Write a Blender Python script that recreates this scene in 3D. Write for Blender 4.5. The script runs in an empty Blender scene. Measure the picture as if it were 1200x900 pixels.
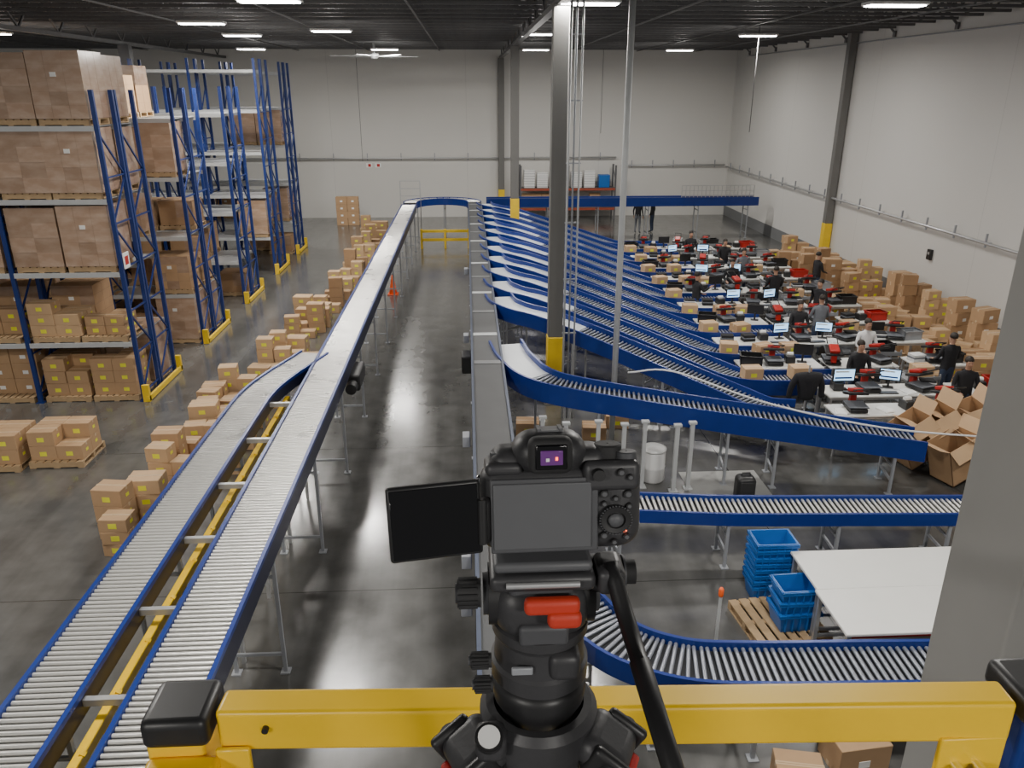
import bpy, bmesh, math, random
from mathutils import Vector, Matrix
random.seed(7)
COL=bpy.context.scene.collection
CAM=Vector((0,0,7))

# ---------------- materials ----------------
def mat(name,col,rough=.5,metal=0.0,var=.12,scale=6.0,bump=0.0,emit=None,es=0.0,coat=0.0,rv=0.0,stretch=None,col2=None):
    m=bpy.data.materials.new(name); m.use_nodes=True
    nt=m.node_tree; b=nt.nodes['Principled BSDF']
    b.inputs['Roughness'].default_value=rough; b.inputs['Metallic'].default_value=metal
    if coat: b.inputs['Coat Weight'].default_value=coat; b.inputs['Coat Roughness'].default_value=.12
    tc=nt.nodes.new('ShaderNodeTexCoord'); n=nt.nodes.new('ShaderNodeTexNoise')
    n.inputs['Scale'].default_value=scale; n.inputs['Detail'].default_value=4
    if stretch:
        mp=nt.nodes.new('ShaderNodeMapping'); mp.inputs['Scale'].default_value=stretch; nt.links.new(tc.outputs['Object'],mp.inputs[0]); nt.links.new(mp.outputs[0],n.inputs['Vector'])
    else: nt.links.new(tc.outputs['Object'],n.inputs['Vector'])
    mx=nt.nodes.new('ShaderNodeMix'); mx.data_type='RGBA'
    mx.inputs[6].default_value=(*[c*(1-var) for c in col],1); mx.inputs[7].default_value=(*(col2 or [min(1,c*(1+var)) for c in col]),1)
    if col2:
        rp=nt.nodes.new('ShaderNodeMapRange'); rp.inputs[1].default_value=.42; rp.inputs[2].default_value=.75; nt.links.new(n.outputs['Fac'],rp.inputs[0]); nt.links.new(rp.outputs[0],mx.inputs[0])
    else: nt.links.new(n.outputs['Fac'],mx.inputs[0])
    nt.links.new(mx.outputs[2],b.inputs['Base Color'])
    if rv:
        mr=nt.nodes.new('ShaderNodeMapRange'); mr.inputs[3].default_value=max(0.02,rough-rv); mr.inputs[4].default_value=rough+rv
        nt.links.new(n.outputs['Fac'],mr.inputs[0]); nt.links.new(mr.outputs[0],b.inputs['Roughness'])
    if bump:
        bp=nt.nodes.new('ShaderNodeBump'); bp.inputs['Strength'].default_value=bump; bp.inputs['Distance'].default_value=.01
        nt.links.new(n.outputs['Fac'],bp.inputs['Height']); nt.links.new(bp.outputs[0],b.inputs['Normal'])
    if emit: b.inputs['Emission Color'].default_value=(*emit,1); b.inputs['Emission Strength'].default_value=es
    return m
BLUE=mat('blue_paint',(.010,.034,.215),.33,.1,.15,3)
RACKB=mat('rack_blue',(.013,.035,.17),.45,.1,.2,2)
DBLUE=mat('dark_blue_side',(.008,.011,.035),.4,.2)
TRUNK=mat('trunk_rail_grey',(.07,.085,.13),.45,.2)
BLACK=mat('black_plastic',(.018,.018,.019),.42,0,.2,40,.02)
RUBBER=mat('black_rubber',(.022,.022,.023),.7,0,.3,60,.05)
CAMBLK=mat('camera_black',(.042,.042,.045),.45,0,.12,200,.03)
CAMGRY=mat('camera_panel',(.095,.098,.105),.5,0,.05,50)
CAMGR2=mat('camera_panel_dark',(.07,.072,.078),.5,0,.06,50)
GLASS=mat('glossy_black_glass',(.004,.004,.005),.06,0,.05,5)
EYE=mat('eyepiece_glass',(.10,.03,.14),.1,0,.2,60,emit=(.35,.1,.5),es=.12)
YEL=mat('yellow_paint',(.93,.58,.010),.36,0,.10,7,.03,rv=.1)
YEL2=mat('safety_yellow',(.8,.54,.02),.5,0,.15,4)
GALV=mat('galvanised_steel',(.50,.505,.51),.38,.55,.12,9,rv=.1)
ROLL=mat('roller_steel',(.66,.65,.62),.30,.55,.25,1.5,rv=.12)
ROLL2=mat('roller_steel_dull',(.36,.38,.43),.35,.6,.2,3,rv=.08)
CHROME=mat('chrome',(.8,.8,.82),.12,1,.05)
LEGM=mat('grey_leg',(.32,.335,.36),.5,.2)
COLG=mat('column_grey',(.30,.295,.28),.6,0,.06,3)
COLM=mat('column_mid_grey',(.15,.148,.14),.6,0,.06,3)
COLD=mat('column_dark',(.10,.10,.105),.55,0,.1,3)
BELT=mat('belt_dark',(.065,.067,.07),.5,0,.25,2)
PALE=mat('pale_plate',(.50,.515,.52),.45,.1,.1,4)
SLIDE=mat('slide_steel',(.62,.65,.68),.35,.1,.12,2,rv=.1)
DIVP=mat('divert_plate',(.20,.205,.21),.4,.3,.1,4)
PAN=mat('pan_dark',(.03,.032,.036),.6)
CARD=mat('cardboard',(.45,.285,.155),.75,0,.12,4,.05)
CARD2=mat('cardboard_dark',(.36,.22,.115),.75,0,.12,4,.05)
CARD3=mat('cardboard_pale',(.54,.36,.205),.75,0,.12,4,.05)
WRAP=mat('wrapped_cardboard',(.47,.31,.21),.24,0,.10,2.0,.35,coat=1.0,stretch=(1,1,2.2),col2=(.57,.43,.33))
WRAP2=mat('wrapped_cardboard_dark',(.38,.25,.165),.26,0,.10,2.0,.35,coat=1.0,stretch=(1,1,2.2),col2=(.47,.34,.25))
TAPE=mat('packing_tape',(.58,.43,.27),.3)
LABY=mat('label_yellow',(.82,.80,.05),.5)
LABW=mat('label_white',(.85,.85,.83),.5)
WOOD=mat('pallet_wood',(.42,.29,.16),.8,0,.25,8,.2)
WHITE=mat('white_laminate',(.74,.74,.71),.4,0,.04,3)
WHT=mat('white_plastic',(.76,.76,.75),.4,0,.04)
RED=mat('red_plastic',(.45,.02,.015),.4,0,.1)
ORED=mat('orange_red_tab',(.55,.045,.02),.55,0,.15)
ORANGE=mat('orange_plastic',(.9,.13,.02),.5,0,.1)
CRATE=mat('blue_crate',(.010,.12,.42),.35,0,.1,5)
STEELD=mat('joist_dark',(.13,.13,.132),.5,.3,.2)
DECK=mat('roof_deck',(.022,.022,.024),.85,0,.2,1)
SCR=mat('monitor_glow',(.3,.5,.8),.3,0,.1,9,emit=(.40,.70,1),es=1.9)
LENS=mat('lamp_lens',(1,1,1),.4,0,0,1,emit=(1,.98,.94),es=25)
REDL=mat('red_led',(1,.1,.02),.4,0,0,1,emit=(1,.12,.03),es=4)
SKIN=mat('skin',(.42,.24,.16),.55,0,.08,20)
HAIR=mat('hair',(.02,.014,.01),.6,0,.3,60)
CLB=mat('black_cloth',(.014,.014,.017),.85,0,.3,20,.2)
CLW=mat('white_cloth',(.7,.7,.7),.85,0,.1,20,.2)
CLG=mat('grey_cloth',(.14,.15,.17),.85,0,.2,20,.2)
JEAN=mat('denim',(.03,.045,.085),.85,0,.2,20,.2)
RBEAM=mat('red_brown_beam',(.30,.06,.03),.5)
LITPATCH=mat('painted_light_patch',(.30,.30,.29),.6)

def lined(name,col,rough,var,period,axis,lw,lcol,scale=.35,rv=0,axis2=None,coat=0,wear=False):
    m=mat(name,col,rough,0,var,scale,rv=rv,coat=coat); nt=m.node_tree
    b=nt.nodes['Principled BSDF']; src=b.inputs['Base Color'].links[0].from_socket
    geo=nt.nodes.new('ShaderNodeNewGeometry'); sp=nt.nodes.new('ShaderNodeSeparateXYZ'); nt.links.new(geo.outputs['Position'],sp.inputs[0])
    fac=None
    for ax,per in ([(axis,period)]+([axis2] if axis2 else [])):
        a=nt.nodes.new('ShaderNodeMath'); a.operation='PINGPONG'; a.inputs[1].default_value=per/2
        nt.links.new(sp.outputs[ax],a.inputs[0])
        c=nt.nodes.new('ShaderNodeMath'); c.operation='LESS_THAN'; c.inputs[1].default_value=lw
        nt.links.new(a.outputs[0],c.inputs[0])
        if fac is None: fac=c.outputs[0]
        else:
            d=nt.nodes.new('ShaderNodeMath'); d.operation='MAXIMUM'; nt.links.new(fac,d.inputs[0]); nt.links.new(c.outputs[0],d.inputs[1]); fac=d.outputs[0]
    if wear:
        mp=nt.nodes.new('ShaderNodeMapping'); mp.inputs['Scale'].default_value=(1.6,.09,1); nt.links.new(geo.outputs['Position'],mp.inputs[0])
        n2=nt.nodes.new('ShaderNodeTexNoise'); n2.inputs['Scale'].default_value=.8; n2.inputs['Detail'].default_value=4; n2.inputs['Roughness'].default_value=.5
        nt.links.new(mp.outputs[0],n2.inputs['Vector'])
        n3=nt.nodes.new('ShaderNodeTexNoise'); n3.inputs['Scale'].default_value=2.2; n3.inputs['Detail'].default_value=8; nt.links.new(geo.outputs['Position'],n3.inputs['Vector'])
        m3=nt.nodes.new('ShaderNodeMath'); m3.operation='MULTIPLY_ADD'; m3.inputs[1].default_value=.5; nt.links.new(n3.outputs['Fac'],m3.inputs[0]); nt.links.new(n2.outputs['Fac'],m3.inputs[2])
        r=nt.nodes.new('ShaderNodeMapRange'); r.inputs[1].default_value=.58; r.inputs[2].default_value=.92; r.inputs[3].default_value=.72; r.inputs[4].default_value=1.30; nt.links.new(m3.outputs[0],r.inputs[0])
        vm=nt.nodes.new('ShaderNodeVectorMath'); vm.operation='SCALE'; nt.links.new(src,vm.inputs[0]); nt.links.new(r.outputs[0],vm.inputs['Scale']); src=vm.outputs[0]
        r2=nt.nodes.new('ShaderNodeMapRange'); r2.inputs[1].default_value=.58; r2.inputs[2].default_value=.92; r2.inputs[3].default_value=.15; r2.inputs[4].default_value=.27; nt.links.new(m3.outputs[0],r2.inputs[0]); nt.links.new(r2.outputs[0],b.inputs['Roughness'])
        b.inputs['Specular IOR Level'].default_value=.8
    mx=nt.nodes.new('ShaderNodeMix'); mx.data_type='RGBA'; mx.inputs[7].default_value=(*lcol,1)
    nt.links.new(fac,mx.inputs[0]); nt.links.new(src,mx.inputs[6]); nt.links.new(mx.outputs[2],b.inputs['Base Color'])
    return m
FLOOR=lined('polished_concrete',(.103,.102,.097),.20,.15,5.0,0,.010,(.05,.05,.045),.3,.06,(1,5.0),coat=.25,wear=True)
WALLB=lined('wall_paint_back',(.62,.61,.58),.7,.03,7.6,0,.012,(.53,.52,.50))
WALLR=lined('wall_paint_side',(.58,.57,.545),.7,.03,7.6,1,.012,(.50,.49,.47))
DADO=mat('dado_grey',(.16,.165,.17),.6,0,.05,1)

# ---------------- mesh builder ----------------
class MB:
    def __init__(s): s.v=[];s.f=[];s.mi=[];s.m=[];s.sm=[]
    def _m(s,m):
        if m not in s.m: s.m.append(m)
        return s.m.index(m)
    def add(s,vs,fs,m,smooth=False,M=None):
        o=len(s.v); i=s._m(m)
        s.v+= [ (M@Vector(v)) if M else Vector(v) for v in vs]
        for q,f in enumerate(fs): s.f.append([o+k for k in f]); s.mi.append(i); s.sm.append(smooth[q] if isinstance(smooth,list) else smooth)
        return s
    def box(s,x0,x1,y0,y1,z0,z1,m,M=None):
        vs=[(x,y,z) for z in (z0,z1) for x,y in ((x0,y0),(x1,y0),(x1,y1),(x0,y1))]
        return s.add(vs,[(3,2,1,0),(4,5,6,7),(0,1,5,4),(1,2,6,5),(2,3,7,6),(3,0,4,7)],m,False,M)
    def cbox(s,c,d,m,M=None):
        return s.box(c[0]-d[0]/2,c[0]+d[0]/2,c[1]-d[1]/2,c[1]+d[1]/2,c[2]-d[2]/2,c[2]+d[2]/2,m,M)
    def bar(s,p0,p1,w,h,m):
        p0=Vector(p0);p1=Vector(p1);d=p1-p0;L=d.length;d.normalize()
        up=Vector((0,0,1)) if abs(d.z)<.95 else Vector((0,1,0))
        x=d.cross(up).normalized();y=x.cross(d)
        vs=[q+x*a+y*b for q in (p0,p1) for a,b in ((-w/2,-h/2),(w/2,-h/2),(w/2,h/2),(-w/2,h/2))]
        return s.add(vs,[(3,2,1,0),(4,5,6,7),(0,1,5,4),(1,2,6,5),(2,3,7,6),(3,0,4,7)],m)
    def rbox(s,c,d,m,bev=.01,seg=3,M=None,smooth=True):
        bm=bmesh.new(); bmesh.ops.create_cube(bm,size=1)
        bmesh.ops.scale(bm,vec=d,verts=bm.verts)
        bmesh.ops.bevel(bm,geom=bm.edges[:],offset=min(bev,min(d)*.48),segments=seg,affect='EDGES',profile=.5)
        bm.normal_update(); bm.verts.ensure_lookup_table(); bm.verts.index_update()
        T=Matrix.Translation(Vector(c)); T=(M@T) if M else T
        sm=[smooth and max(abs(q) for q in f.normal)<.9995 for f in bm.faces]
        s.add([v.co.copy() for v in bm.verts],[[v.index for v in f.verts] for f in bm.faces],m,sm,T); bm.free(); return s
    def cyl(s,p0,p1,r,m,n=12,r2=None,caps=True,smooth=True,M=None):
        p0=Vector(p0);p1=Vector(p1);d=(p1-p0).normalized(); r2=r if r2 is None else r2
        up=Vector((0,0,1)) if abs(d.z)<.9 else Vector((1,0,0))
        x=d.cross(up).normalized();y=d.cross(x)
        vs=[];
        for q,rr in ((p0,r),(p1,r2)):
            for i in range(n):
                a=2*math.pi*i/n; vs.append(q+x*math.cos(a)*rr+y*math.sin(a)*rr)
        s.add(vs,[(i,(i+1)%n,n+(i+1)%n,n+i) for i in range(n)],m,smooth,M)
        if caps: s.add(vs,[tuple(range(n))[::-1],tuple(range(n,2*n))],m,False,M)
        return s
    def tube(s,pts,r,m,n=8):
        pts=[Vector(p) for p in pts]; rs=r if isinstance(r,(list,tuple)) else [r]*len(pts); vs=[]
        for i,p in enumerate(pts):
            d=(pts[min(i+1,len(pts)-1)]-pts[max(i-1,0)]).normalized()
            up=Vector((0,0,1)) if abs(d.z)<.95 else Vector((1,0,0))
            x=d.cross(up).normalized();y=d.cross(x)
            for k in range(n):
                a=2*math.pi*k/n; vs.append(p+x*math.cos(a)*rs[i]+y*math.sin(a)*rs[i])
        fs=[(i*n+k,i*n+(k+1)%n,(i+1)*n+(k+1)%n,(i+1)*n+k) for i in range(len(pts)-1) for k in range(n)]
        fs+=[tuple(range(n))[::-1],tuple(range((len(pts)-1)*n,len(pts)*n))]
        return s.add(vs,fs,m,True)
    def lathe(s,prof,m,n=28,M=None,sharp=False):
        if sharp:
            for a,b in zip(prof[:-1],prof[1:]): 
                vs=[(r*math.cos(2*math.pi*k/n),r*math.sin(2*math.pi*k/n),z) for r,z in (a,b) for k in range(n)]
                s.add(vs,[(k,(k+1)%n,n+(k+1)%n,n+k) for k in range(n)],m,True,M)
            return s
        vs=[(r*math.cos(2*math.pi*k/n),r*math.sin(2*math.pi*k/n),z) for r,z in prof for k in range(n)]
        fs=[(i*n+k,i*n+(k+1)%n,(i+1)*n+(k+1)%n,(i+1)*n+k) for i in range(len(prof)-1) for k in range(n)]
        fs+=[tuple(range(n))[::-1],tuple(range((len(prof)-1)*n,len(prof)*n))]
        return s.add(vs,fs,m,True,M)
    def sweep(s,path,prof,m):
        n=len(prof);vs=[]
        for i,p in enumerate(path):
            t=Vector(path[min(i+1,len(path)-1)])-Vector(path[max(i-1,0)]); t.z=0;t.normalize()
            r=Vector((t.y,-t.x,0))
            for a,b in prof: vs.append(Vector(p)+r*a+Vector((0,0,b)))
        fs=[(i*n+k,i*n+(k+1)%n,(i+1)*n+(k+1)%n,(i+1)*n+k) for i in range(len(path)-1) for k in range(n)]
        fs+=[tuple(range(n))[::-1],tuple(range((len(path)-1)*n,len(path)*n))]
        return s.add(vs,fs,m)
    def mesh(s,name,org=(0,0,0)):
        me=bpy.data.meshes.new(name); o=Vector(org)
        me.from_pydata([tuple(v-o) for v in s.v],[],s.f)
        for m in s.m: me.materials.append(m)
        me.polygons.foreach_set('material_index',s.mi); me.polygons.foreach_set('use_smooth',s.sm)
        bm=bmesh.new();bm.from_mesh(me);bmesh.ops.recalc_face_normals(bm,faces=bm.faces);bm.to_mesh(me);bm.free()
        me.update(); return me

def thing(name,label,cat,loc=(0,0,0),mb=None,group=None,kind=None,local=False):
    me=None
    if mb: me=mb.mesh(name,(0,0,0) if local else loc)
    o=bpy.data.objects.new(name,me); COL.objects.link(o); o.location=loc
    o['label']=label;o['category']=cat
    if group:o['group']=group
    if kind:o['kind']=kind
    return o
def part(name,mb,parent,label=None,kind=None,local=False):
    org=(0,0,0)
    if not local:
        q=parent; org=Vector((0,0,0))
        while q: org=org+q.location; q=q.parent
    o=bpy.data.objects.new(name,mb.mesh(name,org)); COL.objects.link(o); o.parent=parent
    if label:o['label']=label
    if kind:o['kind']=kind
    return o
def struct(name,mb):
    o=bpy.data.objects.new(name,mb.mesh(name)); COL.objects.link(o); o['kind']='structure'; return o
def dup(root,loc,rz=0,sc=1.0,label=None,rx=0,ry=0):
    kids={}
    def collect(o):
        kids[o]=list(o.children)
        for ch in o.children: collect(ch)
    def rec(o,par):
        c=o.copy(); COL.objects.link(c); c.parent=par
        for ch in kids.get(o,[]): rec(ch,c)
        return c
    collect(root); c=rec(root,None)
    c.location=loc;c.rotation_euler=(rx,ry,rz); c.scale=(sc,sc,sc) if not isinstance(sc,tuple) else sc
    if label:c['label']=label
    return c
def erase(root):
    for ch in list(root.children): erase(ch)
    bpy.data.objects.remove(root)

def smooth(pts,n=8):
    P=[Vector(p) for p in pts]; P=[P[0]*2-P[1]]+P+[P[-1]*2-P[-2]]; out=[]
    for i in range(1,len(P)-2):
        for k in range(n):
            t=k/n; a,b,c,d=P[i-1:i+3]
            out.append(.5*((2*b)+(c-a)*t+(2*a-5*b+4*c-d)*t*t+(3*b-a-3*c+d)*t**3))
    out.append(P[-2]); return out
def sampler(path):
    L=[0]
    for i in range(1,len(path)): L.append(L[-1]+(path[i]-path[i-1]).length)
    def at(s):
        s=max(0,min(L[-1]-1e-6,s))
        lo,hi=0,len(L)-1
        while hi-lo>1:
            md=(lo+hi)//2
            if L[md]<=s: lo=md
            else: hi=md
        t=(s-L[lo])/(L[lo+1]-L[lo]); return path[lo].lerp(path[lo+1],t),(path[lo+1]-path[lo]).normalized()
    return at,L[-1]

def leg_frame(mb,p,t,w,ztop,m=None):
    m=m or LEGM
    t=Vector((t.x,t.y,0)).normalized(); r=Vector((t.y,-t.x,0)); a=p+r*w/2; b=p-r*w/2
    for q in (a,b):
        mb.bar((q.x,q.y,.01),(q.x,q.y,ztop),.045,.045,m)
        mb.cbox((q.x,q.y,.008),(.12,.12,.016),m)
    if ztop>.6:
        for z in (.28,ztop-.25): mb.bar((a.x,a.y,z),(b.x,b.y,z),.03,.04,m)
    mb.bar((a.x,a.y,ztop-.03),(b.x,b.y,ztop-.03),.04,.06,m)

def conveyor(name,label,path,width,railh=.17,railm=None,lowm=None,pitch=.075,indiv=0,legs=(),bed='roller',rr=.024,group=None,rollm=None,up=.035,slide=0):
    railm=railm or BLUE; path=[Vector(p) for p in path]
    root=thing(name,label,'conveyor',(path[0].x,path[0].y,0),group=group)
    h=width/2
    for sgn in (-1,1):
        mb=MB(); a=sgn*h; b=sgn*(h+.045)
        mb.sweep(path,[(a,up),(b,up),(b,-.02 if lowm else -railh),(a,-.02 if lowm else -railh)],railm)
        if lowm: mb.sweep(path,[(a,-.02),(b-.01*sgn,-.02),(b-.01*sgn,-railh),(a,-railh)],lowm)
        part('side_rail',mb,root)
    at,L=sampler(path)
    if bed=='roller':
        mb=MB(); mb.sweep(path,[(-h,-rr*2.4),(h,-rr*2.4),(h,-rr*2.4-.02),(-h,-rr*2.4-.02)],PAN); part('drive_pan',mb,root)
        if slide:
            mb=MB(); mb.sweep([at(slide*q/16)[0] for q in range(17)],[(-h,0.0),(h,0.0),(h,-.03),(-h,-.03)],SLIDE); part('slide_bed',mb,root,'smooth white slide surface')
        n=int((L-slide)/pitch); ps=[at(slide+(i+.5)*pitch) for i in range(n)]
        order=sorted(range(n),key=lambda i:(ps[i][0]-CAM).length)
        one=MB().cyl((-h+.004,0,0),(h-.004,0,0),rr,rollm or ROLL,n=10).mesh('roller')
        for i in order[:indiv]:
            p,t=ps[i]; o=bpy.data.objects.new('roller',one); COL.objects.link(o); o.parent=root
            o.location=p-root.location-Vector((0,0,rr*.6)); o.rotation_euler=(0,0,math.atan2(t.y,t.x)+math.pi/2)
        rest=order[indiv:]
        if rest:
            mb=MB()
            for i in rest:
                p,t=ps[i]; r=Vector((t.y,-t.x,0)).normalized()*(h-.004); q=p-Vector((0,0,rr*.6))
                mb.cyl(q-r,q+r,rr,rollm or ROLL,n=6,caps=False)
            part('roller',mb,root,kind='stuff')
    else:
        mb=MB(); mb.sweep(path,[(-h,0),(h,0),(h,-.05),(-h,-.05)],BELT); part('belt',mb,root)
    for s in legs:
        if s<L:
            p,t=at(s); mb=MB(); leg_frame(mb,p,t,width+.02,p.z-railh+.03); part('support_leg',mb,root)
    return root

# ---------------- room ----------------
XR=15.25; YB=46.8; XL=-27; ZD=9.9
struct('floor',MB().box(XL,XR+.3,-6,YB+.3,-.2,0,FLOOR))
struct('wall_back',MB().box(XL,XR+.3,YB,YB+.25,0,ZD,WALLB))
struct('wall_right',MB().box(XR,XR+.25,-6,YB,0,ZD,WALLR))
struct('ceiling',MB().box(XL,XR+.3,-6,YB+.3,ZD,ZD+.12,DECK))
struct('baseboard_right',MB().box(XR-.02,XR,-6,YB,0,.55,DADO))
struct('floor.001',MB().box(-2.6,1.6,-3,1.18,4.78,4.9,COLD))
mb=MB(); x0,x1=XL,XR-.1
for z in (9.06,9.82): mb.box(x0,x1,-.04,.04,z-.04,z+.04,STEELD)
n=84
for i in range(n):
    a=x0+(x1-x0)*i/n; b=x0+(x1-x0)*(i+1)/n
    mb.bar((a,0,9.08 if i%2 else 9.8),(b,0,9.8 if i%2 else 9.08),.045,.045,STEELD)
J=thing('roof_joist','dark open web steel roof joist under the deck','joist',(0,3,0),mb,group='roof joists',local=True)
y=4.5
while y<YB-.4: dup(J,(0,y,0)); y+=1.25
for gx in (-13,1.95):
    mb=MB(); y0,y1=0,YB-.05
    for z in (8.66,9.8): mb.box(gx-.09,gx+.09,y0,y1,z-.06,z+.06,STEELD)
    n=38
    for i in range(n):
        a=y0+(y1-y0)*i/n;b=y0+(y1-y0)*(i+1)/n
        mb.bar((gx,a,8.7 if i%2 else 9.76),(gx,b,9.76 if i%2 else 8.7),.05,.05,STEELD)
    thing('roof_girder','heavy dark lattice steel roof girder above the columns','girder',(gx,y0,8.6),mb,group='roof girders')
for gx in (-20,-17,-9,-5.2,-1.4,5.7,9.5,12.8):
    thing('joist_bridging','thin dark steel bridging bar tying the roof joists','beam',(gx,0,9.0),MB().box(gx-.02,gx+.02,3,YB-.05,8.98,9.02,STEELD),group='joist bridging')
mb=MB().bar((0,0,8.85),(-.9,0,9.75),.06,.06,STEELD)
mb.cbox((-.03,0,8.85),(.06,.16,.2),STEELD)
K=thing('wall_brace','short dark diagonal steel brace from wall to roof','brace',(XR-.02,14.4,0),mb,group='wall braces',local=True)
for i in range(1,9): dup(K,(XR-.02,14.4+i*3.8,0))
mb=MB().rbox((0,0,0),(1.25,.42,.07),WHT,.02,2)
mb.cyl((-.45,0,.03),(-.45,0,.75),.008,STEELD,6).cyl((.45,0,.03),(.45,0,.75),.008,STEELD,6)
LT=thing('high_bay_light','rectangular white high bay light hanging from the roof joists','light',(0,0,8.5),group='high bay lights')
part('housing',mb,LT,local=True)
part('lens',MB().rbox((0,0,-.045),(1.15,.34,.03),LENS,.01,2),LT,'glowing white diffuser',local=True)
ld=bpy.data.lights.new('lamp','AREA'); ld.shape='RECTANGLE'; ld.size=1.3; ld.size_y=.45; ld.energy=335; ld.color=(1,.96,.90); ld.spread=math.radians(178)
lo=bpy.data.objects.new('lamp_light',ld); COL.objects.link(lo); lo.parent=LT; lo.location=(0,0,-.09)
pd=bpy.data.lights.new('glow','POINT'); pd.energy=55; pd.shadow_soft_size=.3; pd.color=(1,.96,.90)
po=bpy.data.objects.new('lamp_glow',pd); COL.objects.link(po); po.parent=LT; po.location=(0,0,-.5)
for x,y in [(-15.3,17),(-15.3,28.6),(-3.8,17.2),(-4.1,26.7),(-7.15,23.9),(-7.4,29),(2.5,17.3),(2.5,27.8),(8.8,17.3),(9.8,28.2),(-3.9,5.5),(2.6,6.0),(8.8,6.2),(-3.6,38.5),(3.2,38.5),(9.8,38.5),(-9.6,9),(-9.5,38.5),(-3.9,-4),(2.6,-4)]:  # last two, unseen behind the camera, are added to brighten railing and tripod
    dup(LT,(x,y,8.72 if y>20 else 8.65))
erase(LT)

def column(x,y,w,m,yt,label,base=True,ztop=8.62):
    c=thing('steel_column',label,'column',(x,y,0),group='roof columns')
    part('post',MB().rbox((x,y,ztop/2+(yt/2 if yt else 0)),(w,w,ztop-yt),m,.012,1),c)
    if yt: part('base_guard',MB().rbox((x,y,yt/2),(w+.03,w+.03,yt),YEL2,.015,2),c,'yellow painted base')
    if base: part('base_plate',MB().cbox((x,y,.01),(w+.16,w+.16,.02),m),c)
    return c
column(1.95,17.4,.33,COLM,1.65,'square grey steel column with a yellow base beside the lanes')
column(1.95,33.4,.33,COLM,2.75,'square grey steel column with a yellow base among blue conveyors')
column(1.95,46.5,.33,COLM,1.6,'square grey steel column standing at the rear wall')
column(2.31,2.66,.44,COLG,0,'wide light grey square column beside the yellow railing')
column(-13,33.4,.4,COLD,1.5,'dark square steel column behind the pallet racking')
column(XR-.19,32.5,.3,COLM,1.75,'grey steel column against the side wall with yellow base',ztop=9.1)

def pole(name,label,pts,r,m,cat='pipe'):
    return thing(name,label,cat,pts[0],MB().tube(pts,r,m,10))
pole('vertical_pipe','tall white vertical pipe rising from floor to roof',[(2.92,14.94,0),(2.92,14.94,9.8)],.06,PALE)
pc=thing('conduit_rack','three thin blue-grey vertical conduits with clips up to the roof','conduit',(2.1,16.4,0))
for x,r,m in ((2.04,.024,PALE),(2.15,.02,LEGM),(2.27,.02,PALE)): part('conduit',MB().tube([(x,16.4,0),(x,16.4,9.5)],r,m),pc)
for i in range(8): part('clip',MB().bar((2.0,16.43,.8+i*1.2),(2.31,16.43,.8+i*1.2),.02,.03,LEGM),pc)
pole('vertical_pipe','thin grey drop pipe hanging beside the column',[(2.55,19.5,6.2),(2.55,19.5,9.8)],.03,PALE)
pole('hanging_cord','thin hanging power cord',[(9.9,28.4,5.6),(9.9,28.4,9.6)],.012,STEELD,'cord')
pole('hanging_cord','thin hanging power cord near the rear wall',[(-5.6,44,3.4),(-5.6,44,9.2)],.012,STEELD,'cord')
pole('hanging_cord','thin hanging power cord near the side wall',[(7.2,44,4.8),(7.2,44,9.2)],.012,STEELD,'cord')
def wallpipe(pts,n,label,offs):
    r=thing('wall_pipe',label,'pipe',pts[0]); part('pipe',MB().tube(pts,.045,GALV),r)
    a=Vector(pts[0]);b=Vector(pts[-1])
    for i in range(n):
        p=a.lerp(b,(i+.5)/n); mb=MB().bar(p+Vector((0,0,-.12)),p+Vector((0,0,.28)),.05,.05,LEGM); mb.bar(p,p+Vector(offs),.04,.04,LEGM); part('bracket',mb,r)
wallpipe([(XR-.2,15,2.8),(XR-.2,YB-.3,2.8)],20,'long galvanised pipe on brackets along the side wall',(.18,0,0))
wallpipe([(-18,YB-.2,3.35),(8.6,YB-.2,3.35)],14,'long galvanised pipe on brackets along the rear wall',(0,.18,0))
wallpipe([(8.9,YB-.2,2.9),(XR-.25,YB-.2,2.9)],5,'galvanised pipe on brackets along the rear wall',(0,.18,0))
pole('wall_conduit','thin grey conduit high along the side wall',[(XR-.06,12,8.7),(XR-.06,45,8.7)],.025,LEGM)
fr=thing('ceiling_fan','large slow ceiling fan with wide pale blades','fan',(-4.2,39.6,8.45))
part('hub',MB().lathe([(.05,1.3),(.06,.12),(.22,.1),(.24,0),(.15,-.1),(0.01,-.1)],PALE,16),fr,local=True)
for i in range(6):
    M=Matrix.Rotation(math.pi/3*i+.2,4,'Z')@Matrix.Rotation(.15,4,'X'); part('blade',MB().box(.2,2.0,-.09,.09,-.01,.01,PALE,M),fr,local=True)

# ---------------- conveyors ----------------
ZC=1.95
main=[(-2.76,y,ZC) for y in [3.6+i*1.0 for i in range(35)]]
cx,cy,R=-1.23,38.4,1.53
arc=[(cx-R*math.cos(a),cy+R*.95*math.sin(a),ZC) for a in [math.pi*i/16 for i in range(17)]]
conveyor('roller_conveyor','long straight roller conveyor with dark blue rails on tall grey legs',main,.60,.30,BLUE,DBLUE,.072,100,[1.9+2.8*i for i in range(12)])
conveyor('curved_conveyor','curved blue transfer conveyor joining two long lines',arc,.60,.28,BLUE,None,.09,0,[.3,2.4,4.6])
br=smooth([(-3.83,3.6,ZC),(-3.83,6,ZC),(-3.83,9,ZC),(-3.83,12,ZC),(-3.80,13.2,ZC),(-3.63,14.1,ZC),(-3.38,14.9,ZC),(-3.2,15.5,ZC)],8)
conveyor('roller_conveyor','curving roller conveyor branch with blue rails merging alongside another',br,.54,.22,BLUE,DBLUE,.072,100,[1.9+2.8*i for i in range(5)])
cpath=[(.32,4.2+i,ZC) for i in range(35)]
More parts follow.
